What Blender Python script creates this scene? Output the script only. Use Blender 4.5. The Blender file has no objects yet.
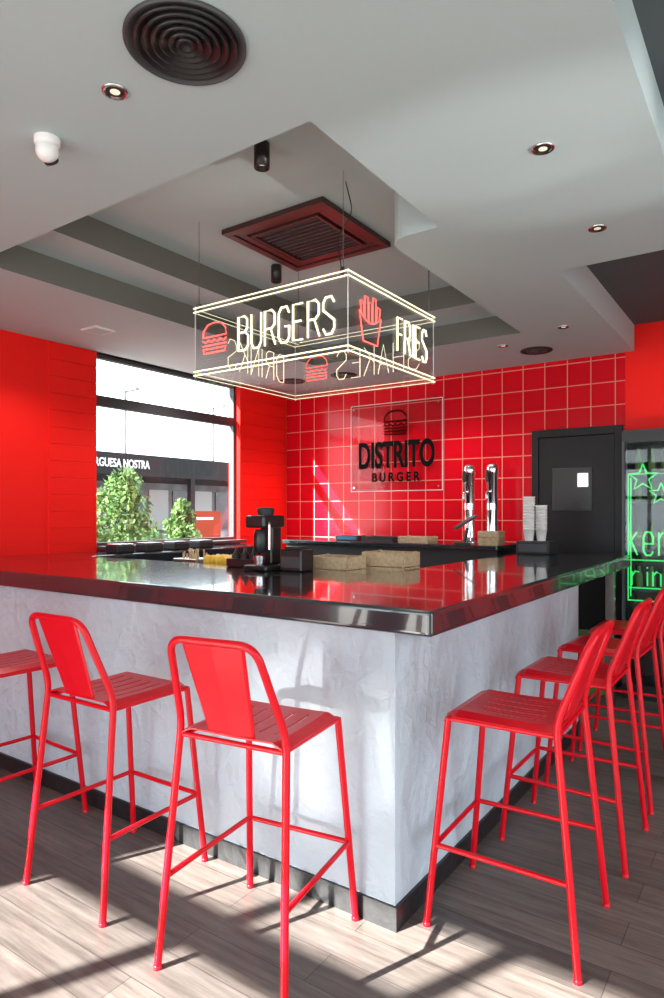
import bpy, bmesh, math, random
from mathutils import Vector, Matrix
random.seed(3)
sc = bpy.context.scene
try:
    sc.view_settings.view_transform = 'Standard'
except Exception: pass

# ---------------------------------------------------------------- materials
def nt(name):
    m = bpy.data.materials.new(name); m.use_nodes = True
    t = m.node_tree; b = t.nodes['Principled BSDF']
    return m, t, b
def mat(name, col, rough=.5, metal=0, bump=0, bscale=20, var=0, emis=None, es=0, coat=0, spec=None):
    m, t, b = nt(name)
    b.inputs['Base Color'].default_value = (*col, 1)
    b.inputs['Roughness'].default_value = rough
    b.inputs['Metallic'].default_value = metal
    if coat: b.inputs['Coat Weight'].default_value = coat; b.inputs['Coat Roughness'].default_value = .06
    if spec is not None: b.inputs['Specular IOR Level'].default_value = spec
    if emis:
        b.inputs['Emission Color'].default_value = (*emis, 1); b.inputs['Emission Strength'].default_value = es
    tc = t.nodes.new('ShaderNodeTexCoord')
    n = t.nodes.new('ShaderNodeTexNoise'); n.inputs['Scale'].default_value = bscale; n.inputs['Detail'].default_value = 4
    t.links.new(tc.outputs['Object'], n.inputs['Vector'])
    if bump:
        bp = t.nodes.new('ShaderNodeBump'); bp.inputs['Strength'].default_value = bump; bp.inputs['Distance'].default_value = .01
        t.links.new(n.outputs['Fac'], bp.inputs['Height']); t.links.new(bp.outputs['Normal'], b.inputs['Normal'])
    if var:
        r = t.nodes.new('ShaderNodeValToRGB')
        r.color_ramp.elements[0].position = .3; r.color_ramp.elements[1].position = .7
        r.color_ramp.elements[0].color = (*[c*(1-var) for c in col], 1)
        r.color_ramp.elements[1].color = (*[min(1, c*(1+var)) for c in col], 1)
        t.links.new(n.outputs['Fac'], r.inputs['Fac']); t.links.new(r.outputs['Color'], b.inputs['Base Color'])
    return m
M = {}
M['ceil'] = mat('ceiling_paint', (.43,.54,.56), .8, bump=.03, bscale=60)
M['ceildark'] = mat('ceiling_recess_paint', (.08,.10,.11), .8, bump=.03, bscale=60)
M['olive'] = mat('cove_reveal_paint', (.15,.16,.14), .8, bump=.03, bscale=60)
M['red'] = mat('red_wall_paint', (.90,.012,.008), .5, bump=.05, bscale=50, spec=.2)
M['stoolred'] = mat('red_powder_coat', (.58,.003,.012), .30, bump=.03, bscale=350, spec=.28)
M['black'] = mat('black_plastic', (.012,.012,.013), .35, bump=.03, bscale=80)
M['blackmat'] = mat('black_matte', (.02,.02,.022), .6, bump=.05, bscale=80)
M['inkblack'] = mat('ink_black', (.004,.004,.004), .8, spec=.05)
M['inkred'] = mat('ink_dark_red', (.10,.002,.002), .6, spec=.05)
M['grey'] = mat('dark_grey_frame', (.05,.055,.06), .45, bump=.02)
M['doorm'] = mat('door_charcoal', (.014,.014,.016), .45, bump=.03, spec=.3)
M['steel'] = mat('stainless_steel', (.6,.6,.6), .22, 1, bump=.02, bscale=120)
M['chrome'] = mat('chrome', (.8,.8,.82), .08, 1)
M['rust'] = mat('cassette_frame', (.05,.022,.020), .4, bump=.03)
M['white'] = mat('white_plastic', (.8,.82,.82), .35, bump=.01)
M['paper'] = mat('paper_cup', (.85,.84,.82), .6, bump=.02)
M['wood'] = mat('light_wood', (.5,.36,.22), .6, bump=.1, bscale=40, var=.2)
M['yellow'] = mat('lemon_peel', (.85,.55,.05), .4, bump=.2, bscale=120)
M['cream'] = mat('cream_card', (.7,.55,.3), .6, bump=.05)
M['bluebox'] = mat('blue_label', (.03,.2,.35), .5)
M['neonw'] = mat('neon_white_tube', (.9,.85,.7), .3, emis=(1,.92,.58), es=1.5)
M['neonr'] = mat('neon_red_tube', (.9,.1,.08), .3, emis=(1,.12,.10), es=1.9)
M['neong'] = mat('neon_green_tube', (.05,.8,.2), .3, emis=(.03,.85,.16), es=.65)
M['lampglow'] = mat('downlight_lens', (.8,.75,.65), .3, emis=(1,.8,.55), es=.6)
M['leaf'] = mat('shrub_leaf', (.08,.17,.04), .6, bscale=3, var=.5)
M['bark'] = mat('bark', (.05,.035,.02), .8, bump=.3)
M['ground'] = mat('paving', (.24,.23,.22), .8, bump=.1, bscale=5, var=.1)
M['extdark'] = mat('kiosk_black', (.006,.006,.007), .6, spec=.2)
M['extgrey'] = mat('kiosk_grey', (.14,.145,.15), .5, bscale=2, var=.5)
M['kglass'] = mat('kiosk_window', (.03,.035,.045), .1, bscale=1.5, var=.6)
M['extwhite'] = mat('facade_white', (.5,.5,.5), .6)
M['poster'] = mat('poster_orange', (.22,.03,.012), .6, spec=.1)
M['baseb'] = mat('baseboard_black', (.012,.013,.015), .4, bump=.2, bscale=30, var=.3)

def glassmat(name, tint, base, edge):
    m = bpy.data.materials.new(name); m.use_nodes = True; t = m.node_tree
    for n in list(t.nodes): t.nodes.remove(n)
    o = t.nodes.new('ShaderNodeOutputMaterial'); mx = t.nodes.new('ShaderNodeMixShader')
    tr = t.nodes.new('ShaderNodeBsdfTransparent'); tr.inputs['Color'].default_value = (*tint, 1)
    gl = t.nodes.new('ShaderNodeBsdfGlossy'); gl.inputs['Roughness'].default_value = .02
    lw = t.nodes.new('ShaderNodeLayerWeight'); lw.inputs['Blend'].default_value = .5
    pw = t.nodes.new('ShaderNodeMath'); pw.operation='POWER'; pw.inputs[1].default_value=4
    ma = t.nodes.new('ShaderNodeMath'); ma.operation='MULTIPLY_ADD'; ma.inputs[1].default_value=edge; ma.inputs[2].default_value=base
    t.links.new(lw.outputs['Facing'], pw.inputs[0]); t.links.new(pw.outputs[0], ma.inputs[0]); t.links.new(ma.outputs[0], mx.inputs['Fac'])
    t.links.new(tr.outputs[0], mx.inputs[1]); t.links.new(gl.outputs[0], mx.inputs[2]); t.links.new(mx.outputs[0], o.inputs['Surface'])
    return m
M['acrylic'] = glassmat('clear_acrylic', (.94,.955,.955), .06, .4)
M['acrylic2'] = glassmat('clear_acrylic_plate', (.93,.93,.93), .010, .2)
M['glass'] = glassmat('window_glass', (.97,.98,.98), .03, .4)

def brickmat(name, c1, c2, cm, bw, rh, mort, axes, rough, off=0.0, bump=.4, extra=None, spec=.5):
    m, t, b = nt(name)
    tc = t.nodes.new('ShaderNodeTexCoord'); sp = t.nodes.new('ShaderNodeSeparateXYZ'); cb = t.nodes.new('ShaderNodeCombineXYZ')
    t.links.new(tc.outputs['Object'], sp.inputs[0])
    t.links.new(sp.outputs[axes[0]], cb.inputs[0]); t.links.new(sp.outputs[axes[1]], cb.inputs[1])
    br = t.nodes.new('ShaderNodeTexBrick'); br.offset = off; br.squash = 1
    br.inputs['Scale'].default_value = 1; br.inputs['Brick Width'].default_value = bw; br.inputs['Row Height'].default_value = rh
    br.inputs['Mortar Size'].default_value = mort; br.inputs['Mortar Smooth'].default_value = .1
    br.inputs['Color1'].default_value = (*c1,1); br.inputs['Color2'].default_value = (*c2,1); br.inputs['Mortar'].default_value = (*cm,1)
    t.links.new(cb.outputs[0], br.inputs['Vector'])
    col = br.outputs['Color']
    if extra:
        mp = t.nodes.new('ShaderNodeMapping'); mp.inputs['Scale'].default_value = extra
        t.links.new(cb.outputs[0], mp.inputs['Vector'])
        n = t.nodes.new('ShaderNodeTexNoise'); n.inputs['Scale'].default_value = 3; n.inputs['Detail'].default_value = 8; n.inputs['Roughness'].default_value = .7
        t.links.new(mp.outputs[0], n.inputs['Vector'])
        r = t.nodes.new('ShaderNodeValToRGB'); r.color_ramp.elements[0].position=.32; r.color_ramp.elements[1].position=.68
        r.color_ramp.elements[0].color=(.55,.52,.50,1); r.color_ramp.elements[1].color=(1.3,1.3,1.3,1)
        t.links.new(n.outputs['Fac'], r.inputs['Fac'])
        mx = t.nodes.new('ShaderNodeMix'); mx.data_type='RGBA'; mx.blend_type='MULTIPLY'; mx.inputs['Factor'].default_value=1
        t.links.new(col, mx.inputs['A']); t.links.new(r.outputs['Color'], mx.inputs['B']); col = mx.outputs['Result']
    t.links.new(col, b.inputs['Base Color'])
    b.inputs['Roughness'].default_value = rough; b.inputs['Specular IOR Level'].default_value = spec
    bp = t.nodes.new('ShaderNodeBump'); bp.invert = True; bp.inputs['Strength'].default_value = bump; bp.inputs['Distance'].default_value=.004
    t.links.new(br.outputs['Fac'], bp.inputs['Height']); t.links.new(bp.outputs['Normal'], b.inputs['Normal'])
    return m
M['tile'] = brickmat('red_glazed_tile', (.72,.004,.014), (.60,.003,.012), (.8,.30,.22), .2, .2, .004, (0,2), .16, spec=.28)
M['floor'] = brickmat('grey_wood_planks', (.150,.130,.118), (.105,.094,.088), (.05,.045,.042), 1.25, .15, .0016, (0,1), .42, .37, .15, extra=(.9,12,1), spec=.35)

def plaster():
    m, t, b = nt('trowelled_plaster')
    tc = t.nodes.new('ShaderNodeTexCoord')
    n1 = t.nodes.new('ShaderNodeTexNoise'); n1.inputs['Scale'].default_value=3; n1.inputs['Detail'].default_value=3; n1.inputs['Distortion'].default_value=.3
    t.links.new(tc.outputs['Object'], n1.inputs['Vector'])
    sc1 = t.nodes.new('ShaderNodeVectorMath'); sc1.operation='MULTIPLY'; sc1.inputs[1].default_value=(.5,.5,.5)
    t.links.new(n1.outputs['Color'], sc1.inputs[0])
    add = t.nodes.new('ShaderNodeVectorMath'); add.operation='ADD'
    t.links.new(tc.outputs['Object'], add.inputs[0]); t.links.new(sc1.outputs[0], add.inputs[1])
    v = t.nodes.new('ShaderNodeTexVoronoi'); v.feature='F1'; v.inputs['Scale'].default_value=7
    t.links.new(add.outputs[0], v.inputs['Vector'])
    n2 = t.nodes.new('ShaderNodeTexNoise'); n2.inputs['Scale'].default_value=16; n2.inputs['Detail'].default_value=5; n2.inputs['Roughness'].default_value=.55; n2.inputs['Distortion'].default_value=.6
    t.links.new(tc.outputs['Object'], n2.inputs['Vector'])
    ad = t.nodes.new('ShaderNodeMath'); ad.operation='MULTIPLY_ADD'; ad.inputs[1].default_value=1.1
    t.links.new(v.outputs['Distance'], ad.inputs[0]); t.links.new(n2.outputs['Fac'], ad.inputs[2])
    bp = t.nodes.new('ShaderNodeBump'); bp.inputs['Strength'].default_value=.6; bp.inputs['Distance'].default_value=.016
    t.links.new(ad.outputs[0], bp.inputs['Height']); t.links.new(bp.outputs['Normal'], b.inputs['Normal'])
    r = t.nodes.new('ShaderNodeValToRGB'); r.color_ramp.elements[0].color=(.42,.48,.54,1); r.color_ramp.elements[1].color=(.49,.55,.61,1)
    r.color_ramp.elements[0].position=.3; r.color_ramp.elements[1].position=.7
    t.links.new(n1.outputs['Fac'], r.inputs['Fac']); t.links.new(r.outputs['Color'], b.inputs['Base Color'])
    b.inputs['Roughness'].default_value=.5
    return m
M['plaster'] = plaster()
def slabm():
    m, t, b = nt('polished_dark_countertop')
    tc = t.nodes.new('ShaderNodeTexCoord')
    n = t.nodes.new('ShaderNodeTexNoise'); n.inputs['Scale'].default_value=9; n.inputs['Detail'].default_value=7
    mp = t.nodes.new('ShaderNodeMapping'); mp.inputs['Scale'].default_value=(1,6,6)
    t.links.new(tc.outputs['Object'], mp.inputs[0]); t.links.new(mp.outputs[0], n.inputs['Vector'])
    r = t.nodes.new('ShaderNodeValToRGB'); r.color_ramp.elements[0].color=(.006,.010,.012,1); r.color_ramp.elements[1].color=(.03,.042,.05,1)
    t.links.new(n.outputs['Fac'], r.inputs['Fac']); t.links.new(r.outputs['Color'], b.inputs['Base Color'])
    b.inputs['Roughness'].default_value=.12; b.inputs['Coat Weight'].default_value=.7; b.inputs['Coat Roughness'].default_value=.03
    b.inputs['Specular IOR Level'].default_value=.6; b.inputs['Coat IOR'].default_value=1.55
    bp = t.nodes.new('ShaderNodeBump'); bp.inputs['Strength'].default_value=.05; bp.inputs['Distance'].default_value=.004
    t.links.new(n.outputs['Fac'], bp.inputs['Height']); t.links.new(bp.outputs['Normal'], b.inputs['Normal'])
    return m
M['slab'] = slabm()

# ---------------------------------------------------------------- mesh builder
class B:
    def __init__(s): s.v=[]; s.f=[]; s.mi=[]; s.sm=[]; s.mats=[]
    def add(s, vs, fs, m, smooth=False, X=None):
        if m not in s.mats: s.mats.append(m)
        i=len(s.v); k=s.mats.index(m)
        for p in vs:
            p=Vector(p)
            s.v.append(X@p if X is not None else p)
        for f in fs: s.f.append([a+i for a in f]); s.mi.append(k); s.sm.append(smooth)
    def bm(s, bm, m, smooth=False, X=None):
        bm.verts.index_update()
        s.add([v.co.copy() for v in bm.verts], [[v.index for v in f.verts] for f in bm.faces], m, smooth, X); bm.free()
    def box(s, x0,x1,y0,y1,z0,z1, m, bev=0, X=None):
        bm=bmesh.new(); bmesh.ops.create_cube(bm,size=1)
        for v in bm.verts: v.co=Vector((x0+(v.co.x+.5)*(x1-x0), y0+(v.co.y+.5)*(y1-y0), z0+(v.co.z+.5)*(z1-z0)))
        if bev: bmesh.ops.bevel(bm, geom=bm.edges[:], offset=bev, segments=2, affect='EDGES', profile=.5)
        s.bm(bm,m,False,X)
    def lathe(s, prof, c, m, seg=32, X=None, smooth=True):
        vs=[]; fs=[]; n=len(prof)
        for i in range(seg):
            a=2*math.pi*i/seg
            for r,z in prof: vs.append((c[0]+r*math.cos(a), c[1]+r*math.sin(a), c[2]+z))
        for i in range(seg):
            j=(i+1)%seg
            for k in range(n-1): fs.append((i*n+k, j*n+k, j*n+k+1, i*n+k+1))
        s.add(vs,fs,m,smooth,X)
        if prof[0][0]>1e-3: s.add([vs[i*n] for i in range(seg)],[list(range(seg))[::-1]],m,False,X)
        if prof[-1][0]>1e-3: s.add([vs[i*n+n-1] for i in range(seg)],[list(range(seg))],m,False,X)
    def tube(s, pts, r, m, seg=10, closed=False, X=None):
        pts=[Vector(p) for p in pts]; n=len(pts); vs=[]; fs=[]
        up=None
        for i,p in enumerate(pts):
            if closed: d=(pts[(i+1)%n]-pts[i-1])
            else: d=(pts[min(i+1,n-1)]-pts[max(i-1,0)])
            if d.length<1e-8: d=Vector((0,0,1))
            d.normalize()
            if up is None:
                up=Vector((0,0,1)) if abs(d.z)<.9 else Vector((1,0,0))
            a=(up-d*up.dot(d))
            if a.length<1e-4: a=Vector((1,0,0))-d*d.x
            a.normalize(); b=d.cross(a); up=a
            k=1.0
            if 0<i<n-1 or closed:
                e=(pts[(i+1)%n]-p); 
                if e.length>1e-8:
                    k=1/max(.6,abs(e.normalized().dot(d)))
            for q in range(seg):
                t=2*math.pi*q/seg
                vs.append(p+(a*math.cos(t)+b*math.sin(t))*r*(k if k<1.3 else 1.3))
        L=n if closed else n-1
        for i in range(L):
            j=(i+1)%n
            for q in range(seg):
                w=(q+1)%seg
                fs.append((i*seg+q,i*seg+w,j*seg+w,j*seg+q))
        s.add(vs,fs,m,True,X)
        if not closed:
            s.add(vs[:seg],[list(range(seg))[::-1]],m,False,X); s.add(vs[-seg:],[list(range(seg))],m,False,X)
    def prism(s, poly, z0, z1, m, bev=0, X=None, seg=3):
        bm=bmesh.new(); f=bm.faces.new([bm.verts.new((x,y,z0)) for x,y in poly])
        r=bmesh.ops.extrude_face_region(bm,geom=[f])
        for e in r['geom']:
            if isinstance(e,bmesh.types.BMVert): e.co.z=z1
        bmesh.ops.recalc_face_normals(bm,faces=bm.faces[:])
        if bev: bmesh.ops.bevel(bm, geom=[e for e in bm.edges], offset=bev, segments=seg, affect='EDGES', profile=.5)
        s.bm(bm,m,False,X)
    def done(s, name, loc=(0,0,0), rot=0, parent=None):
        me=bpy.data.meshes.new(name); me.from_pydata([tuple(v) for v in s.v],[],s.f)
        for k in s.mats: me.materials.append(M[k])
        for p,k,sm in zip(me.polygons,s.mi,s.sm): p.material_index=k; p.use_smooth=sm
        me.update(); me.validate()
        o=bpy.data.objects.new(name,me); sc.collection.objects.link(o)
        o.location=loc; o.rotation_euler=(0,0,rot)
        if parent: o.parent=parent
        return o
def empty(name, loc=(0,0,0)):
    e=bpy.data.objects.new(name,None); e.empty_display_size=.1; e.location=loc; sc.collection.objects.link(e); return e
def fillet(pts, r, n=6):
    P=[Vector(p) for p in pts]; out=[P[0]]
    for i in range(1,len(P)-1):
        a,b,c=P[i-1],P[i],P[i+1]
        rr=r[i-1] if isinstance(r,(list,tuple)) else r
        d1=(a-b); d2=(c-b); q=min(rr,d1.length*.48,d2.length*.48)
        s=b+d1.normalized()*q; e=b+d2.normalized()*q
        for k in range(n+1):
            t=k/n; out.append(s*(1-t)**2+b*2*t*(1-t)+e*t*t)
    out.append(P[-1]); return out

# ---------------------------------------------------------------- constants
H=1.48; A=math.radians(34.7); F=655; YH=512
XL=-4.8; YB=6.0; XR=2.6; YN=-2.2; ZC=2.84

# ---------------------------------------------------------------- room
b=B(); b.box(XL-.2,XR+.2,YN-.2,YB+.2,-.1,0,'floor'); b.done('floor')
# ceiling height field
XE=-1.36; YE=1.83
xs=[XL-.2,-3.6,-3.25,-1.65,XE,-1.05,-.38,.9,1.6,XR+.2]
ys=[YN-.2,-.6,YE,2.85,3.12,3.77,4.5,4.9,5.2,YB+.2]
def lev(x,y):
    xr=XE if y<3.12 else -1.65
    if -3.25<x<xr and YE<y<4.5: return 3.16,0
    if -3.6<x<xr and YE<y<4.9: return 3.0,0
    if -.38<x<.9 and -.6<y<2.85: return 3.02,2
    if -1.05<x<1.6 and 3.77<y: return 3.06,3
    return ZC,1
b=B()
def qf(vs,m): b.add(vs,[(0,1,2,3)],m)
L=[[lev((xs[i]+xs[i+1])/2,(ys[j]+ys[j+1])/2) for j in range(len(ys)-1)] for i in range(len(xs)-1)]
for i in range(len(xs)-1):
    for j in range(len(ys)-1):
        z,k=L[i][j]
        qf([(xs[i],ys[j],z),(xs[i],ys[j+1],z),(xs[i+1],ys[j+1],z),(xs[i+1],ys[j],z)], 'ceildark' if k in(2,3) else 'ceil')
        if i+1<len(xs)-1:
            z2,k2=L[i+1][j]
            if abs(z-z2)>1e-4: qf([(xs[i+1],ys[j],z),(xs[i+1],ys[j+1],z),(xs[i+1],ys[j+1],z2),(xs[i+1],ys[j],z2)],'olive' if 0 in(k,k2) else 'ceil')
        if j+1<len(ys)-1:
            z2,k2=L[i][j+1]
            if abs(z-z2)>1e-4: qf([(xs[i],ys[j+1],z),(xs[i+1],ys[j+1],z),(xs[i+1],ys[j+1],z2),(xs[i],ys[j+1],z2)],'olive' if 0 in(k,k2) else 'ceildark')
b.box(XL-.2,XR+.2,YN-.2,YB+.2,3.3,3.4,'ceil')
# rounded end of the dropped soffit
poly=[(-1.65,3.12),(XE,3.12),(XE,2.86)]+[(-1.53-.12*math.sin(t*math.pi/12),2.98-.12*math.cos(t*math.pi/12)) for t in range(0,7)]
b.prism(poly,ZC,3.16,'ceil')
b.done('ceiling')

# back wall
b=B(); b.box(XL-.2,-1.12,YB,YB+.15,0,3.3,'tile'); b.box(-1.12,XR+.2,YB,YB+.15,0,3.3,'red'); b.done('wall_back')
# left wall
b=B()
def wl(y0,y1,z0,z1,m='red'): b.box(XL-.15,XL,y0,y1,z0,z1,m)
wl(YN,3.42,0,3.3); wl(5.19,YB,0,3.3); wl(3.42,5.19,0,1.18); wl(3.42,5.19,2.84,3.3)
def siding(y0,y1):
    z=0
    while z<2.83:
        z1=min(z+.135,2.835); b.box(XL-.01,XL+.012,y0,y1,z+.0012,z1-.0012,'red',.002); z+=.135
siding(2.98,3.42); siding(5.19,5.985)
b.done('wall_left')
# front wall (street side, behind camera) - openings
b=B()
b.box(XL-.15,-4.3,YN-.15,YN,0,3.3,'red'); b.box(2.2,XR+.15,YN-.15,YN,0,3.3,'red')
b.box(-4.3,2.2,YN-.15,YN,0,.12,'grey'); b.box(-4.3,2.2,YN-.15,YN,2.72,3.3,'ceil')
b.done('wall_front')
b=B()
b.box(XR,XR+.15,YN-.15,-1.6,0,3.3,'ceil'); b.box(XR,XR+.15,4.2,YB+.15,0,3.3,'red')
b.box(XR,XR+.15,-1.6,4.2,0,.1,'ceil'); b.box(XR,XR+.15,-1.6,4.2,2.72,3.3,'ceil')
b.done('wall_right')

def window(name, axis, c, a0,a1,z0,z1, mull, trans, glass=True, w=.06, d=.06):
    b=B()
    def bx(u0,u1,zz0,zz1,m,th=d):
        if axis=='x': b.box(c-th/2,c+th/2,u0,u1,zz0,zz1,m)
        else: b.box(u0,u1,c-th/2,c+th/2,zz0,zz1,m)
    bx(a0,a0+w,z0,z1,'grey'); bx(a1-w,a1,z0,z1,'grey'); bx(a0+w,a1-w,z0,z0+w,'grey'); bx(a0+w,a1-w,z1-w,z1,'grey')
    for u in mull: bx(u-w/2,u+w/2,z0+w,z1-w,'grey')
    for z,h in trans: bx(a0+w,a1-w,z-h/2,z+h/2,'grey',d*.9)
    if glass: bx(a0+w,a1-w,z0+w,z1-w,'glass',.008)
    return b.done(name)
window('window_1','x',XL-.08,3.42,5.19,1.18,2.84,[],[(2.44,.09)],w=.035)
window('window_2','y',YN-.08,-4.3,2.2,.12,2.72,[-3.5,-2.8,-2.1,-1.0,-.45,.1,1.2],[(2.35,.12),(1.75,.06)],glass=False)
window('window_3','x',XR+.08,-1.6,4.2,.1,2.72,[0,1.5,2.9],[],glass=False)
b=B(); b.box(XL+.001,XL+.12,3.43,5.18,1.16,1.19,'grey',.005); b.done('window_sill')

# door on back wall
b=B()
x0,x1=-1.905,-1.135
b.box(x0,x0+.06,YB-.05,YB-.002,0,2.22,'doorm',.004); b.box(x1-.06,x1,YB-.05,YB-.002,0,2.22,'doorm',.004); b.box(x0+.06,x1-.06,YB-.05,YB-.002,2.15,2.22,'doorm',.004)
b.box(x0+.062,x1-.062,YB-.035,YB-.003,.005,2.148,'doorm',.003)
b.box(-1.72,-1.38,YB-.045,YB-.036,1.49,1.87,'grey',.003); b.box(-1.712,-1.388,YB-.05,YB-.046,1.498,1.862,'black')
b.box(-1.50,-1.41,YB-.053,YB-.0505,1.70,1.82,'steel')
b.lathe([(.012,0),(.012,.05)],(-1.80,YB-.08,1.05),'steel',12); b.tube([(-1.80,YB-.04,1.06),(-1.80,YB-.09,1.06),(-1.68,YB-.09,1.06)],.01,'steel')
b.done('door_1')
b=B(); b.box(-1.13,XR,YB-.015,YB-.001,0,.1,'baseb'); b.done('baseboard_back')

# ---------------------------------------------------------------- bar
bar=empty('bar_counter')
BX,BY=-1.137,2.034; XB=XL+.02
b=B()
b.prism([(XB,BY),(BX,BY),(BX,4.53),(BX-.25,4.53),(BX-.25,BY+.25),(XB,BY+.25)],0,1.058,'plaster')
b.done('body',parent=bar)
b=B()
b.prism([(XB,BY-.012),(BX+.012,BY-.012),(BX+.012,4.54),(BX+.0005,4.54),(BX+.0005,BY-.0005),(XB,BY-.0005)],0.0,.085,'baseb')
b.done('plinth',parent=bar)
b=B()
b.prism([(XB,1.975),(-.965,1.975),(-.965,5.38),(-1.78,5.38),(-1.78,3.0),(-4.25,3.0),(-4.25,5.15),(XB,5.15)],1.06,1.15,'slab',.016,seg=4)
b.done('countertop',parent=bar)
b=B()
b.box(-4.24,-1.8,3.02,3.55,.0,1.06,'steel'); b.box(XL+.04,-4.3,3.6,5.1,0,1.055,'blackmat')
b.box(-1.05-.06,-1.05,5.2,5.26,0,1.058,'steel'); b.box(-1.7,-1.64,5.2,5.26,0,1.058,'steel')
b.done('under_units',parent=bar)
bk=B(); bk.box(-4.2,-1.97,5.25,5.93,0,1.16,'blackmat'); bk.box(-4.22,-1.95,5.2,5.94,1.16,1.20,'slab',.008); bk.done('back_counter')

# ---------------------------------------------------------------- stools
def stool():
    b=B(); r=.0125
    for sx in(-1,1):
        b.tube([(sx*.228,.255,.012),(sx*.190,.188,.745)],r,'stoolred',12)
        b.lathe([(.014,0),(.014,.012),(.011,.014)],(sx*.228,.255,0),'stoolred',12)
        b.lathe([(.014,0),(.014,.012),(.011,.014)],(sx*.238,-.265,0),'stoolred',12)
    rear=[(-.238,-.265,.012),(-.202,-.190,.79),(-.160,-.300,1.085),(.160,-.300,1.085),(.202,-.190,.79),(.238,-.265,.012)]
    b.tube(fillet(rear,[.05,.06,.06,.05],8),r,'stoolred',12)
    def leg(fr,sx,z):
        t=z/.75
        return Vector((sx*(.228+(.190-.228)*t), .255+(.188-.255)*t, z)) if fr else Vector((sx*(.238+(.202-.238)*t), -.265+(.072)*t, z))
    for sx in(-1,1): b.tube([leg(1,sx,.29),leg(0,sx,.29)],.0095,'stoolred')
    b.tube([leg(1,-1,.29),leg(1,1,.29)],.0095,'stoolred')
    b.tube([(-.198,-.190,.745),(.198,-.190,.745)],.009,'stoolred'); b.tube([(-.190,.188,.742),(.190,.188,.742)],.009,'stoolred')
    for sx in(-1,1): b.tube([(sx*.192,-.188,.745),(sx*.190,.188,.742)],.009,'stoolred')
    bm=bmesh.new()
    sl=[-1]+[-.8]+[v for c in(-.57,-.285,0,.285,.57) for v in (c-.022,c+.022)]+[.8,1]
    ty=[-.200,-.190,-.15,-.12,-.04,.04,.11,.16,.19,.207,.213]
    def P(u,y):
        hw=.206-.008*((y+.19)/.38)
        if y>.16: hw-= (y-.16)**2*8
        if y<-.17: hw-=(-.17-y)*.35
        z=.774-.010*(1-abs(u)**4)*max(0,1-(y/.21)**2)
        if y>.15: z-=((y-.15)/.06)**2*.028
        if abs(u)>.97: z-=.018
        return (u*hw,y,z)
    G=[[bm.verts.new(P(u,y)) for y in ty] for u in sl]
    for i in range(len(sl)-1):
        slot=(sl[i+1]-sl[i])<.05
        for j in range(len(ty)-1):
            if slot and 3<=j<6: continue
            bm.faces.new([G[i][j],G[i+1][j],G[i+1][j+1],G[i][j+1]])
    bmesh.ops.recalc_face_normals(bm,faces=bm.faces[:])
    bmesh.ops.solidify(bm,geom=bm.faces[:],thickness=.005)
    b.bm(bm,'stoolred')
    n=8; vs=[];fs=[]
    for k in range(n+1):
        t=k/n; y=-.190-.106*t; z=.765+.318*t
        hw=.088+.030*t
        for s_,yy in((-1,.004),(-.92,0),(0,-.004),(.92,0),(1,.004)):
            vs.append((s_*hw,y+yy,z))
    for k in range(n):
        for q in range(4): fs.append((k*5+q,k*5+q+1,k*5+q+6,k*5+q+5))
    o=len(vs); vs2=[(x,y-.003,z) for x,y,z in vs]
    b.add(vs+vs2, fs+[tuple(a+o for a in f[::-1]) for f in fs]+[(k*5,k*5+5,o+k*5+5,o+k*5) for k in range(n)]+[(k*5+4,o+k*5+4,o+k*5+9,k*5+9) for k in range(n)],'stoolred')
    return b
so=stool().done('bar_stool',(-1.475,1.72,0),math.radians(8))
def inst(x,y,r):
    o=bpy.data.objects.new('bar_stool',so.data); sc.collection.objects.link(o); o.location=(x,y,0); o.rotation_euler=(0,0,math.radians(r))
inst(-2.25,1.72,1); inst(-3.08,1.72,-2)
inst(-.81,2.36,92); inst(-.80,3.10,90); inst(-.80,3.78,88); inst(-.80,4.45,91)

# ---------------------------------------------------------------- stroke font
G={
'B':[[(0,0),(0,1),(.38,1),(.54,.9),(.54,.64),(.4,.53),(0,.53)],[(.4,.53),(.6,.42),(.6,.12),(.42,0),(0,0)]],
'U':[[(0,1),(0,.16),(.14,0),(.44,0),(.58,.16),(.58,1)]],
'R':[[(0,0),(0,1),(.4,1),(.57,.88),(.57,.6),(.4,.48),(0,.48)],[(.33,.48),(.6,0)]],
'G':[[(.57,.82),(.45,1),(.15,1),(0,.85),(0,.15),(.15,0),(.45,0),(.58,.13),(.58,.45),(.34,.45)]],
'E':[[(.52,1),(0,1),(0,0),(.52,0)],[(0,.52),(.44,.52)]],
'S':[[(.55,.84),(.42,1),(.14,1),(0,.86),(0,.66),(.56,.36),(.56,.14),(.42,0),(.14,0),(0,.16)]],
'F':[[(.52,1),(0,1),(0,0)],[(0,.52),(.44,.52)]],
'I':[[(.1,0),(.1,1)]],
'H':[[(0,0),(0,1)],[(.56,0),(.56,1)],[(0,.5),(.56,.5)]],
'A':[[(0,0),(.29,1),(.58,0)],[(.1,.33),(.48,.33)]],
'K':[[(0,0),(0,1)],[(.56,1),(0,.42)],[(.2,.62),(.58,0)]],
'D':[[(0,0),(0,1),(.35,1),(.57,.8),(.57,.2),(.35,0),(0,0)]],
'N':[[(0,0),(0,1),(.56,0),(.56,1)]],
'e':[[(0,.35),(.5,.35),(.5,.55),(.35,.7),(.12,.7),(0,.55),(0,.12),(.14,0),(.38,0),(.5,.12)]],
'r':[[(0,0),(0,.7)],[(0,.45),(.2,.7),(.4,.66)]],
'k':[[(0,0),(0,1)],[(.45,.7),(0,.3)],[(.15,.42),(.48,0)]],
'n':[[(0,0),(0,.7)],[(0,.5),(.2,.7),(.42,.6),(.42,0)]],
'i':[[(.05,0),(.05,.68)],[(.05,.85),(.05,.92)]],
}
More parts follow.
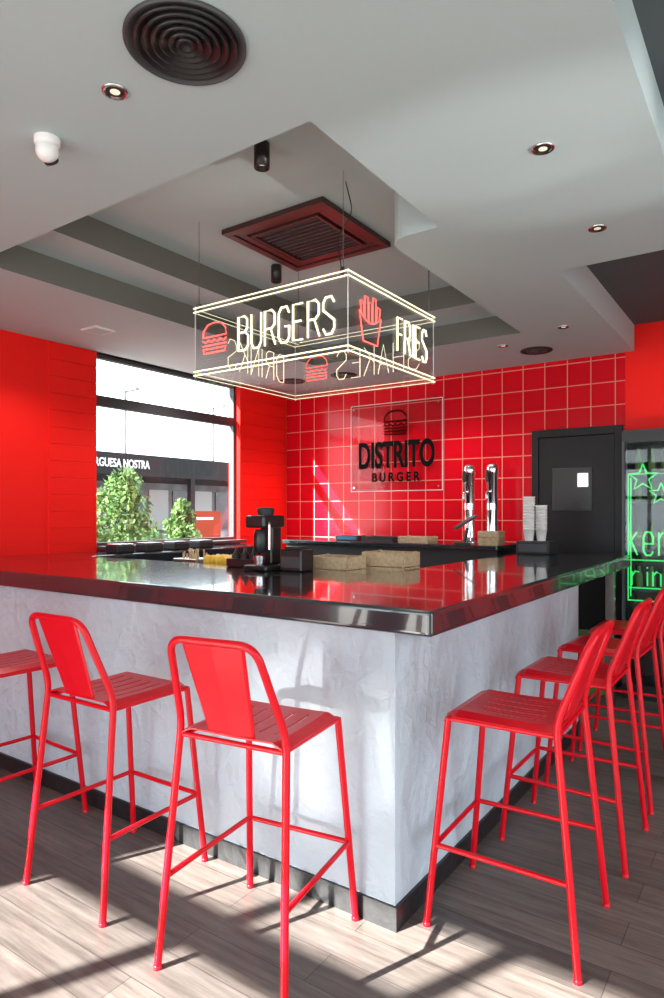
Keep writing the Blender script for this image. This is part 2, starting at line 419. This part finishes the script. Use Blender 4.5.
burger=[[(0,.55),(.04,.78),(.22,.97),(.5,1.02),(.78,.97),(.96,.78),(1,.55),(0,.55)],
 [(0,.44),(.12,.36),(.25,.44),(.38,.36),(.5,.44),(.62,.36),(.75,.44),(.88,.36),(1,.44)],
 [(0,.26),(1,.26)],[(.02,.14),(.06,0),(.94,0),(.98,.14),(.02,.14)]]
arc=[(.04+.92*k/8,.64-.20*math.sin(math.pi*k/8)) for k in range(9)]
fries=[[(.04,.64),(.2,0),(.8,0),(.96,.64)],arc,
 [(.12,.59),(.08,.86),(.20,.88),(.23,.54)],[(.27,.51),(.27,1.0),(.40,1.0),(.40,.47)],[(.44,.45),(.44,.90),(.56,.90),(.56,.45)],[(.60,.47),(.61,1.04),(.74,1.04),(.73,.51)],[(.77,.54),(.81,.88),(.93,.86),(.88,.59)]]
def strokes(b, S, org, u, sx, sz, r, m):
    org=Vector(org); u=Vector(u)
    for s in S:
        pts=[org+u*(x*sx)+Vector((0,0,z*sz)) for x,z in s]
        b.tube(pts,r,m,6)
def text(b, T, org, u, w, h, r, m):
    adv=w/(sum(.35 if c in 'Ii' else .8 for c in T)-.2); x=0
    for c in T:
        strokes(b,G[c],Vector(org)+Vector(u)*x*adv,u,adv,h,r,m)
        x+=.35 if c in'Ii' else .8

# hanging neon sign box
sg=empty('hanging_neon_sign')
X0,X1,Y0,Y1,Z0,Z1=-2.82,-1.757,2.675,3.62,2.257,2.672
b=B(); t=.006
b.box(X0,X1,Y0,Y0+t,Z0,Z1,'acrylic'); b.box(X0,X1,Y1-t,Y1,Z0,Z1,'acrylic')
b.box(X0,X0+t,Y0+t,Y1-t,Z0,Z1,'acrylic'); b.box(X1-t,X1,Y0+t,Y1-t,Z0,Z1,'acrylic')
b.done('acrylic_panels',parent=sg)
b=B()
o=.006
for z in(Z1-.012,Z1-.036,Z0+.012,Z0+.036):
    b.tube([(X0-o,Y0-o,z),(X1+o,Y0-o,z)],.0035,'neonw',8)
    b.tube([(X1+o,Y0-o,z),(X1+o,Y1+o,z)],.0035,'neonw',8); b.tube([(X1+o,Y1+o,z),(X0-o,Y1+o,z)],.002,'neonw',8); b.tube([(X0-o,Y1+o,z),(X0-o,Y0-o,z)],.002,'neonw',8)
text(b,'BURGERS',(-2.475,Y0-o,2.365),(1,0,0),.645,.185,.0055,'neonw')
text(b,'FRIES',(X1+o,3.16,2.365),(0,1,0),.36,.185,.0055,'neonw')
text(b,'SHAKES',(X1-.1,Y1+o,2.365),(-1,0,0),.62,.185,.0026,'neonw')
text(b,'DRINKS',(X0-o,Y1-.12,2.365),(0,-1,0),.55,.185,.0026,'neonw')
strokes(b,burger,(-2.75,Y0-o,2.385),(1,0,0),.185,.165,.004,'neonr')
strokes(b,fries,(X1+o,2.76,2.345),(0,1,0),.23,.23,.0032,'neonr')
strokes(b,burger,(X0+.27,Y1+o,2.385),(-1,0,0),.18,.16,.003,'neonr')
b.done('neon_tubes',parent=sg)
b=B()
for x in(X0+.001,X1-.001):
    for y in(Y0+.001,Y1-.001): b.tube([(x,y,Z0),(x,y,Z1)],.0028,'white',6)
for x,y in((X0+.03,Y0+.003),(X1-.03,Y0+.003),(X0+.03,Y1-.003),(X1-.03,Y1-.003)):
    b.tube([(x,y,Z1-.02),(x,y,3.158)],.0028,'steel',6)
    b.box(x-.012,x+.012,y-.008,y+.008,Z1-.03,Z1+.012,'chrome')
b.tube(fillet([(X1-.05,Y0+.02,Z1),(X1-.1,Y0+.05,Z1+.2),(X1-.02,Y0+.08,Z1+.3),(X1-.08,Y0+.1,3.158)],.1),.003,'black',6)
b.done('suspension_wires',parent=sg)

# ---------------------------------------------------------------- wall logo
lg=empty('wall_logo_sign')
b=B(); b.box(-3.88,-2.80,YB-.035,YB-.027,1.70,2.62,'acrylic2')
for x in(-3.84,-2.84):
    for z in(1.74,2.58): b.tube([(x,YB-.001,z),(x,YB-.04,z)],.01,'chrome',10)
for z in(1.70,2.62): b.tube([(-3.88,YB-.031,z),(-2.80,YB-.031,z)],.0035,'white',6)
for x in(-3.88,-2.80): b.tube([(x,YB-.031,1.70),(x,YB-.031,2.62)],.0035,'white',6)
b.done('acrylic_plate',parent=lg)
def ftext(body,size,loc,rot,m,name,parent,sx=1,off=0,ext=.004,align='CENTER'):
    c=bpy.data.curves.new(name,'FONT'); c.body=body; c.size=size; c.extrude=ext; c.offset=off; c.align_x=align
    o=bpy.data.objects.new(name,c); sc.collection.objects.link(o)
    dg=bpy.context.evaluated_depsgraph_get(); me=bpy.data.meshes.new_from_object(o.evaluated_get(dg)); 
    bpy.data.objects.remove(o); me.materials.clear(); me.materials.append(M[m])
    o=bpy.data.objects.new(name,me); sc.collection.objects.link(o); o.location=loc; o.rotation_euler=rot; o.scale=(sx,1,1); o.parent=parent
    return o
ftext('DISTRITO',.38,(-3.33,YB-.042,1.95),(math.pi/2,0,0),'inkblack','logo_word',lg,.55,.010)
ftext('B U R G E R',.13,(-3.33,YB-.042,1.80),(math.pi/2,0,0),'inkblack','logo_subline',lg,.85,.004)
b=B(); strokes(b,burger,(-3.46,YB-.045,2.29),(1,0,0),.27,.24,.010,'inkred'); b.done('logo_burger',parent=lg)

# ---------------------------------------------------------------- ceiling fixtures
b=B(); c=(-1.43,1.32,ZC)
for i,r in enumerate((.175,.150,.125,.100,.075,.05,.028)):
    b.lathe([(r,-.001),(r,-.010),(r-.003,-.013),(r-.009,-.011),(r-.015,-.002),(.0001,-.0015)],c,'grey' if i<1 else 'black',48)
b.done('round_air_diffuser')
def downlight(x,y,z=ZC):
    b=B()
    b.lathe([(.042,-.001),(.042,-.006),(.034,-.008),(.030,-.002),(.0001,-.001)],(x,y,z),'steel',24)
    b.lathe([(.030,-.0020),(.0001,-.0022)],(x,y,z),'blackmat',24)
    b.lathe([(.016,-.004),(.0001,-.0045)],(x,y,z),'lampglow',24)
    b.done('recessed_downlight')
for x,y in((-1.78,1.34),(-.745,2.46),(-.74,3.3),(-1.34,4.92),(-1.9,5.2)): downlight(x,y)
def cylspot(x,y,z):
    b=B(); b.lathe([(.034,-.002),(.036,-.01),(.036,-.115),(.030,-.115),(.028,-.09),(.0001,-.09)],(x,y,z),'black',24)
    b.lathe([(.022,-.092),(.0001,-.093)],(x,y,z),'lampglow',16); b.done('surface_spotlight')
cylspot(-1.96,2.27,3.16); cylspot(-2.85,3.45,3.16)
b=B(); b.lathe([(.045,-.001),(.045,-.02),(.04,-.028),(.0001,-.03)],(-2.21,1.37,ZC),'white',32)
R=Matrix.Translation((-2.21,1.37,ZC-.045))@Matrix.Rotation(math.radians(50),4,Vector((1,.5,0)))
pr=[(.0001,-.04)]+[(.04*math.sin(a*math.pi/12),-.04*math.cos(a*math.pi/12)) for a in range(1,12)]+[(.0001,.04)]
b.lathe(pr,(0,0,0),'white',24,X=R); b.lathe([(.026,-.036),(.024,-.043),(.0001,-.044)],(0,0,0),'black',24,X=R)
b.done('security_camera')
def grille(x,y,z=ZC,r=.13):
    b=B(); b.lathe([(r,-.001),(r,-.01),(r-.02,-.014),(r-.03,-.004),(.0001,-.004)],(x,y,z),'blackmat',32)
    for q in(.03,.06,.085): b.lathe([(q,-.004),(q,-.012),(q-.01,-.012),(q-.012,-.004)],(x,y,z),'grey',24)
    b.done('round_air_vent')
grille(-1.72,5.5); grille(-3.6,5.4); grille(-4.2,5.35)
b=B(); b.box(-4.3,-4.12,2.93,3.11,ZC-.012,ZC-.001,'white',.003); b.box(-4.28,-4.14,2.95,3.09,ZC-.016,ZC-.0125,'ceil'); b.done('ceiling_access_panel')
b=B(); b.box(-.75,-.3,3.95,4.05,3.045,3.059,'black',.002)
for k in range(6): b.box(-.74+k*.073,-.735+k*.073,3.955,4.045,3.04,3.045,'grey')
b.done('slot_air_vent')
b=B(); x0,x1,y0,y1=-2.76,-2.02,2.83,3.56; z=3.159
def frame(x0,x1,y0,y1,w,za,zb,m):
    b.box(x0,x1,y0,y0+w,za,zb,m,.003); b.box(x0,x1,y1-w,y1,za,zb,m,.003); b.box(x0,x0+w,y0+w,y1-w,za,zb,m,.003); b.box(x1-w,x1,y0+w,y1-w,za,zb,m,.003)
frame(x0,x1,y0,y1,.05,z-.03,z,'rust')
frame(x0+.055,x1-.055,y0+.055,y1-.055,.05,z-.022,z-.004,'black')
frame(x0+.12,x1-.12,y0+.12,y1-.12,.02,z-.03,z-.004,'rust')
b.box(x0+.1,x1-.1,y0+.1,y1-.1,z-.006,z-.001,'black')
for k in range(11):
    yy=y0+.16+k*.042; b.box(x0+.15,x1-.15,yy,yy+.012,z-.022,z-.008,'grey')
b.done('air_conditioner_cassette')

# ---------------------------------------------------------------- beer taps
def tower(x,y,z):
    b=B()
    b.lathe([(.075,0),(.075,.015),(.052,.03),(.050,.05),(.050,.62),(.056,.63),(.056,.69),(.050,.705),(.03,.72),(.0001,.725)],(x,y,z),'chrome',32)
    b.lathe([(.053,.30),(.053,.36)],(x,y,z),'steel',32)
    b.tube(fillet([(x,y-.045,z+.46),(x,y-.13,z+.46),(x,y-.135,z+.40)],.03),.011,'chrome',10)
    b.tube([(x,y-.10,z+.465),(x,y-.12,z+.56)],.009,'chrome',10); b.lathe([(.012,0),(.018,.03),(.016,.10),(.0001,.11)],(x,y-.122,z+.55),'black',16)
    b.done('beer_tap_tower')
tower(-2.41,5.72,1.2); tower(-2.19,5.72,1.2)
def crate(name,x,y,z,w,d,h,rot=0,m='wood'):
    b=B(); t=.012
    b.box(-w/2,w/2,-d/2,d/2,0,t,m); 
    for s in(-1,1):
        for k in range(2):
            za=t+.002+k*(h-t)/2; zb=za+(h-t)/2-.006
            b.box(-w/2,w/2,s*(d/2)-t/2,s*(d/2)+t/2,za,zb,m,.002); b.box(s*(w/2)-t/2,s*(w/2)+t/2,-d/2+t/2,d/2-t/2,za,zb,m,.002)
        for q in(-1,1): b.box(s*(w/2-.02)-.008,s*(w/2-.02)+.008,q*(d/2-.018)-.008,q*(d/2-.018)+.008,t,h,m)
    return b.done(name,(x,y,z),rot)
crate('wooden_crate',-2.17,3.18,1.061,.28,.2,.165); crate('wooden_crate',-1.94,3.42,1.061,.28,.2,.185)
crate('wooden_crate',-2.76,5.36,1.2005,.30,.2,.06); crate('wooden_crate',-2.05,5.33,1.2005,.17,.16,.12)
crate('serving_tray',-3.15,5.40,1.2005,.34,.22,.05,0,'blackmat')
# dark lidded food containers in a row on the left run
for k in range(4):
    b=B(); b.box(-.075,.075,-.09,.09,0,.06,'blackmat',.01); b.box(-.068,.068,-.083,.083,.0605,.072,'steel',.003); b.done('food_container',(-4.45,3.4+k*.30,1.1505))
# --- coffee grinder
b=B(); x,y,z=-2.44,2.86,1.151
b.box(x-.085,x+.085,y-.10,y+.10,z,z+.03,'black',.01)
b.box(x-.045,x+.045,y+.0,y+.09,z+.03,z+.28,'black',.012)
b.box(x-.07,x+.07,y-.10,y+.09,z+.24,z+.31,'black',.012)
b.lathe([(.03,0),(.040,.02),(.040,.10),(.03,.13)],(x,y-.045,z+.10),'black',24)
b.lathe([(.045,0),(.05,.03),(.05,.04),(.02,.045),(.0001,.046)],(x,y,z+.31),'blackmat',24)
b.tube(fillet([(x+.06,y-.05,z+.27),(x+.085,y-.07,z+.27),(x+.085,y-.07,z+.12)],.02),.008,'steel',10)
b.lathe([(.028,0),(.034,.05)],(x,y-.055,z+.032),'steel',20)
b.done('coffee_grinder')
b=B(); x,y=-2.255,2.90
b.box(x-.075,x+.075,y-.05,y+.07,z,z+.12,'black',.008); b.box(x-.065,x+.065,y-.052,y-.049,z+.02,z+.08,'grey'); b.box(x-.05,x+.05,y-.04,y+.05,z+.12,z+.135,'blackmat',.004)
b.done('receipt_printer')
b=B(); x,y=-2.66,2.93
for k in range(3):
    b.lathe([(.028,0),(.03,.005),(.03,.07),(.012,.09),(.008,.11),(.0001,.112)],(x-.07+.07*k,y,z),'black',16)
b.box(x-.115,x+.115,y-.045,y+.045,z,z+.05,'black',.005)
b.done('condiment_caddy')
b=B(); z=1.061
b.box(-3.2,-2.76,3.08,3.34,z,z+.06,'steel',.006)
for i in range(22):
    px=-3.17+.04*(i%11); py=3.13+.09*(i//11)
    b.lathe([(.0001,-.04)]+[(.032*math.sin(a*math.pi/8),-.04*math.cos(a*math.pi/8)) for a in range(1,8)]+[(.0001,.04)],(px,py+random.uniform(-.01,.01),z+.095),'yellow',12)
b.done('lemon_tray')
b=B()
for i in range(26):
    x=-3.56+.16*random.random(); y=3.24+.10*random.random(); b.tube([(x,y,1.10),(x+random.uniform(-.02,.02),y+random.uniform(-.02,.02),1.20+random.uniform(-.02,.02))],.006,'cream' if i%3 else 'wood',6)
b.box(-3.60,-3.36,3.20,3.38,1.0615,1.10+.05,'steel',.006)
b.done('straw_holder')
# tablet POS
b=B()
b.box(-.08,.08,-.07,.07,0,.015,'black',.004); b.tube([(0,.02,.01),(0,.05,.14)],.015,'black')
X=Matrix.Translation((0,.03,.19))@Matrix.Rotation(math.radians(32),4,'X')
b.box(-.13,.13,-.11,.11,-.008,.008,'black',.004,X=X); b.box(-.12,.12,-.10,.10,.008,.0095,'grey',0,X=X)
b.done('pos_tablet',(-2.33,5.36,1.2005),math.radians(-60))
b=B(); b.box(-.13,.13,-.12,.12,0,.10,'blackmat',.006); b.box(-.11,.11,-.121,-.1195,.02,.08,'grey'); b.done('counter_organiser',(-1.62,5.2,1.1505))
b=B()
for sx,n,oy in((-.025,12,0),(.066,9,.02)):
    for k in range(n):
        b.lathe([(.032,0),(.044,.09),(.047,.09),(.047,.098),(.042,.098),(.030,.004)],(sx,oy,k*.023),'paper',20)
b.done('paper_cup_stack',(-1.66,5.2,1.251))
b=B(); b.box(-.13,.13,-.08,.08,0,.05,'grey',.005); b.box(-.11,.11,-.082,-.080,.01,.04,'bluebox'); b.done('napkin_box',(-3.55,5.45,1.2005))
b=B(); b.lathe([(.14,0),(.17,.02),(.19,.45),(.20,.46),(.20,.48),(.18,.48),(.16,.03),(.0001,.03)],(0,0,0),'leaf',24); b.done('waste_bin',(-1.35,5.62,0))

# ---------------------------------------------------------------- fridge w/ neon
fr=empty('display_fridge')
b=B(); x0,x1,y0,y1=-1.075,-.30,5.62,5.97
b.box(x0,x0+.04,y0,y1,.12,2.03,'black'); b.box(x1-.04,x1,y0,y1,.12,2.03,'black'); b.box(x0+.04,x1-.04,y1-.02,y1,.12,2.03,'black')
b.box(x0,x1,y0,y1,0,.12,'black'); b.box(x0,x1,y0,y1,2.03,2.13,'black')
for z in(.5,.85,1.2,1.55,1.8): b.box(x0+.04,x1-.04,y0+.05,y1-.02,z,z+.012,'grey')
b.done('cabinet',parent=fr)
b=B(); b.box(x0+.03,x1-.03,y0-.02,y0-.012,.12,2.04,'glass')
for a,c in((x0+.005,x0+.025),(x1-.025,x1-.005)): b.box(a,c,y0-.025,y0-.002,.12,2.04,'grey')
b.done('glass_door',parent=fr)
b=B()
for z in(.512,.862,1.212,1.562,1.812):
    for k in range(7):
        b.lathe([(.03,0),(.03,.10),(.012,.15),(.012,.18),(.0001,.182)],(x0+.10+k*.095,y0+.15,z),'leaf',12)
b.done('bottles',parent=fr)
b=B()
yy=y0+.02
text(b,'keniken',(x0+.045,yy,1.14),(1,0,0),.68,.26,.007,'neong')
star=[]
for k in range(11):
    a=math.pi/2+k*math.pi/5; r=.11 if k%2==0 else .045; star.append((.5+r*math.cos(a)/.3,.5+r*math.sin(a)/.3))
strokes(b,[star],(x0+.0,yy,1.60),(1,0,0),.3,.3,.006,'neong')
strokes(b,[star],(x0+.16,yy,1.50),(1,0,0),.24,.24,.005,'neong')
strokes(b,[[(0,0),(0,1),(1,1),(1,0),(0,0)],[(0.03,.03),(.03,.97)],[(0,.1),(1,.1)],[(0,.32),(1,.32)]],(x0+.042,yy,.78),(1,0,0),.67,1.0,.0055,'neong')
text(b,'rinken',(x0+.07,yy,.90),(1,0,0),.55,.16,.006,'neong')
b.done('neon_script',parent=fr)

# ---------------------------------------------------------------- exterior
b=B(); b.box(-60,XL-.16,-40,70,-.2,-.1,'ground'); b.box(XL-.16,40,-40,YN-.16,-.2,-.1,'ground'); b.box(XR+.16,40,YN-.16,70,-.2,-.1,'ground'); b.done('ground')
k=empty('street_kiosk')
b=B()
b.box(-19,-14,6,19.5,2.42,3.0,'extdark',.02)
for y in(6.2,10.8,13.2,15.6,19.2): b.box(-14.15,-14,y-.08,y+.08,-.1,2.42,'extdark')
b.box(-17,-16.9,6,19.5,-.1,2.42,'extgrey')
for y in range(7,19,1): b.box(-16.89,-16.86,y,y+.8,.9,2.2,'kglass' if y%2 else 'extwhite')
b.box(-14.3,-14.2,12,19,-.1,.9,'extgrey')
for q,y in enumerate((11.4,12.3,14.0,14.8,16.5)):
    b.box(-15.4,-14.9,y,y+.5,-.1,.65,'extdark'); b.box(-15.4,-15.35,y,y+.5,.65,1.1,'poster' if q%2 else 'extgrey')
b.done('structure',parent=k)
ftext('HAMBURGUESA NOSTRA',.30,(-13.98,11.62,2.63),(math.pi/2,0,math.pi/2),'extwhite','lettering',k,.72,.006,.01,'RIGHT')
b=B(); b.box(-11.05,-11,10.2,11.25,.5,1.5,'poster'); b.box(-11,-10.99,10.4,11.0,1.30,1.36,'extwhite'); b.box(-11.05,-11,10.22,10.28,-.1,.5,'extdark'); b.box(-11.05,-11,11.17,11.23,-.1,.5,'extdark'); b.done('street_poster')
def shrub(x,y,h,r,n=3400):
    b=B(); vs=[];fs=[]; L=[]
    for q in range(12):
        a=random.random()*6.28; t=q/11; rr=r*.55*random.random()*(1-.8*t); L.append((rr*math.cos(a),rr*math.sin(a),h*(.2+.68*t),r*(.58-.36*t)))
    for i in range(n):
        cx,cy,cz,cr=random.choice(L)
        v=Vector((random.gauss(0,1),random.gauss(0,1),random.gauss(0,1))).normalized()*cr*(.75+.35*random.random())
        p=Vector((cx,cy,cz))+v; p.z=max(p.z,.05); s=.035+.035*random.random()
        u=Vector((random.uniform(-1,1),random.uniform(-1,1),random.uniform(-1,1))).normalized(); w=u.cross(Vector((random.random(),random.random(),1))).normalized()
        j=len(vs); vs+=[p-u*s,p+w*s*.5,p+u*s,p-w*s*.5]; fs.append((j,j+1,j+2,j+3))
    b.add(vs,fs,'leaf'); b.tube([(0,0,0),(0,0,h*.6)],.05,'bark',8); b.done('garden_shrub',(x,y,-.1))
shrub(-8.7,6.7,2.3,1.15,4200); shrub(-9.6,8.75,1.9,.7); shrub(-8.9,5.5,1.8,.8); shrub(-9.4,7.8,1.3,.6)
def lamp(x,y,h):
    b=B(); b.tube([(0,0,0),(0,0,h)],.06,'extgrey',10); b.box(-.1,.7,-.1,.1,h,h+.12,'extgrey',.02); b.lathe([(.15,0),(.15,.2),(.07,.3)],(0,0,0),'extgrey',16); b.done('street_lamp',(x,y,-.1))
lamp(-20,15.5,6.0); lamp(-21,21,6.2)

# ---------------------------------------------------------------- lights
w=bpy.data.worlds.new('sky'); sc.world=w; w.use_nodes=True; t=w.node_tree
bg=t.nodes['Background']; bg.inputs['Strength'].default_value=5.0
bg.inputs['Color'].default_value=(.82,.94,1.0,1)
sd=bpy.data.lights.new('sun','SUN'); sd.energy=48; sd.angle=.010; sd.color=(1,.95,.88)
so_=bpy.data.objects.new('sun',sd); sc.collection.objects.link(so_)
el=math.radians(28.5); az=Vector((.42,.91,0)).normalized()
d=Vector((az.x*math.cos(el),az.y*math.cos(el),-math.sin(el)))
so_.rotation_euler=d.to_track_quat('-Z','Y').to_euler()
def spot(x,y,z,e,col=(1,.85,.68),ang=100,tgt=None,soft=.03,blend=.6,name='downlight_or_fill_lamp'):
    l=bpy.data.lights.new(name,'SPOT'); l.energy=e; l.color=col; l.spot_size=math.radians(ang); l.spot_blend=blend; l.shadow_soft_size=soft
    o=bpy.data.objects.new(name,l); o.location=(x,y,z); sc.collection.objects.link(o)
    if tgt: o.rotation_euler=(Vector(tgt)-Vector((x,y,z))).to_track_quat('-Z','Y').to_euler()
for x,y in((-1.78,1.34),(-.745,2.46),(-.74,3.3),(-1.34,4.92),(-1.9,5.2)): spot(x,y,ZC-.02,10)
spot(-1.96,2.27,3.03,18); spot(-2.85,3.45,3.03,20)
for x,y in((-3.6,5.4),(-4.3,4.2)): spot(x,y,ZC-.03,45,(1,.95,.9),130)  # added fill spots without fixtures, brighten the back corner and window wall
spot(-4.1,2.6,ZC-.03,30,(1,.95,.9),130); spot(-2.6,5.2,ZC-.03,35,(1,.95,.9),130)  # more added fill, no fixtures: left red wall and tile wall
# added spot lamps outside, standing in for reflected sunlight on ceiling, bar and wall
spot(5.5,2.6,-.02,1300,(1,.98,.93),8,(-.95,2.35,2.84),.05,.9,'added_ceiling_bounce_1')
spot(5.8,3.4,-.02,900,(1,.98,.93),6,(-.55,2.9,2.84),.05,.9,'added_ceiling_bounce_2')
spot(-2.6,-5.0,.3,1400,(1,.97,.92),7,(-1.5,2.03,.6),.05,.7,'added_bar_bounce')  # added lamp making the soft light patch on the bar front
spot(4.5,1.0,.3,700,(1,.72,.45),5,(-.75,6.0,2.45),.05,.5,'added_wall_bounce')  # added warm lamp making the sunlit patch on the red back wall

# ---------------------------------------------------------------- camera
cd=bpy.data.cameras.new('camera'); cam=bpy.data.objects.new('camera',cd); sc.collection.objects.link(cam)
cd.sensor_fit='VERTICAL'; cd.sensor_height=36; cd.lens=F/998*36; cd.shift_y=(YH-499)/998
cam.location=(0,0,H); cam.rotation_euler=(math.pi/2,0,A); cd.clip_start=.05; cd.clip_end=300
sc.camera=cam
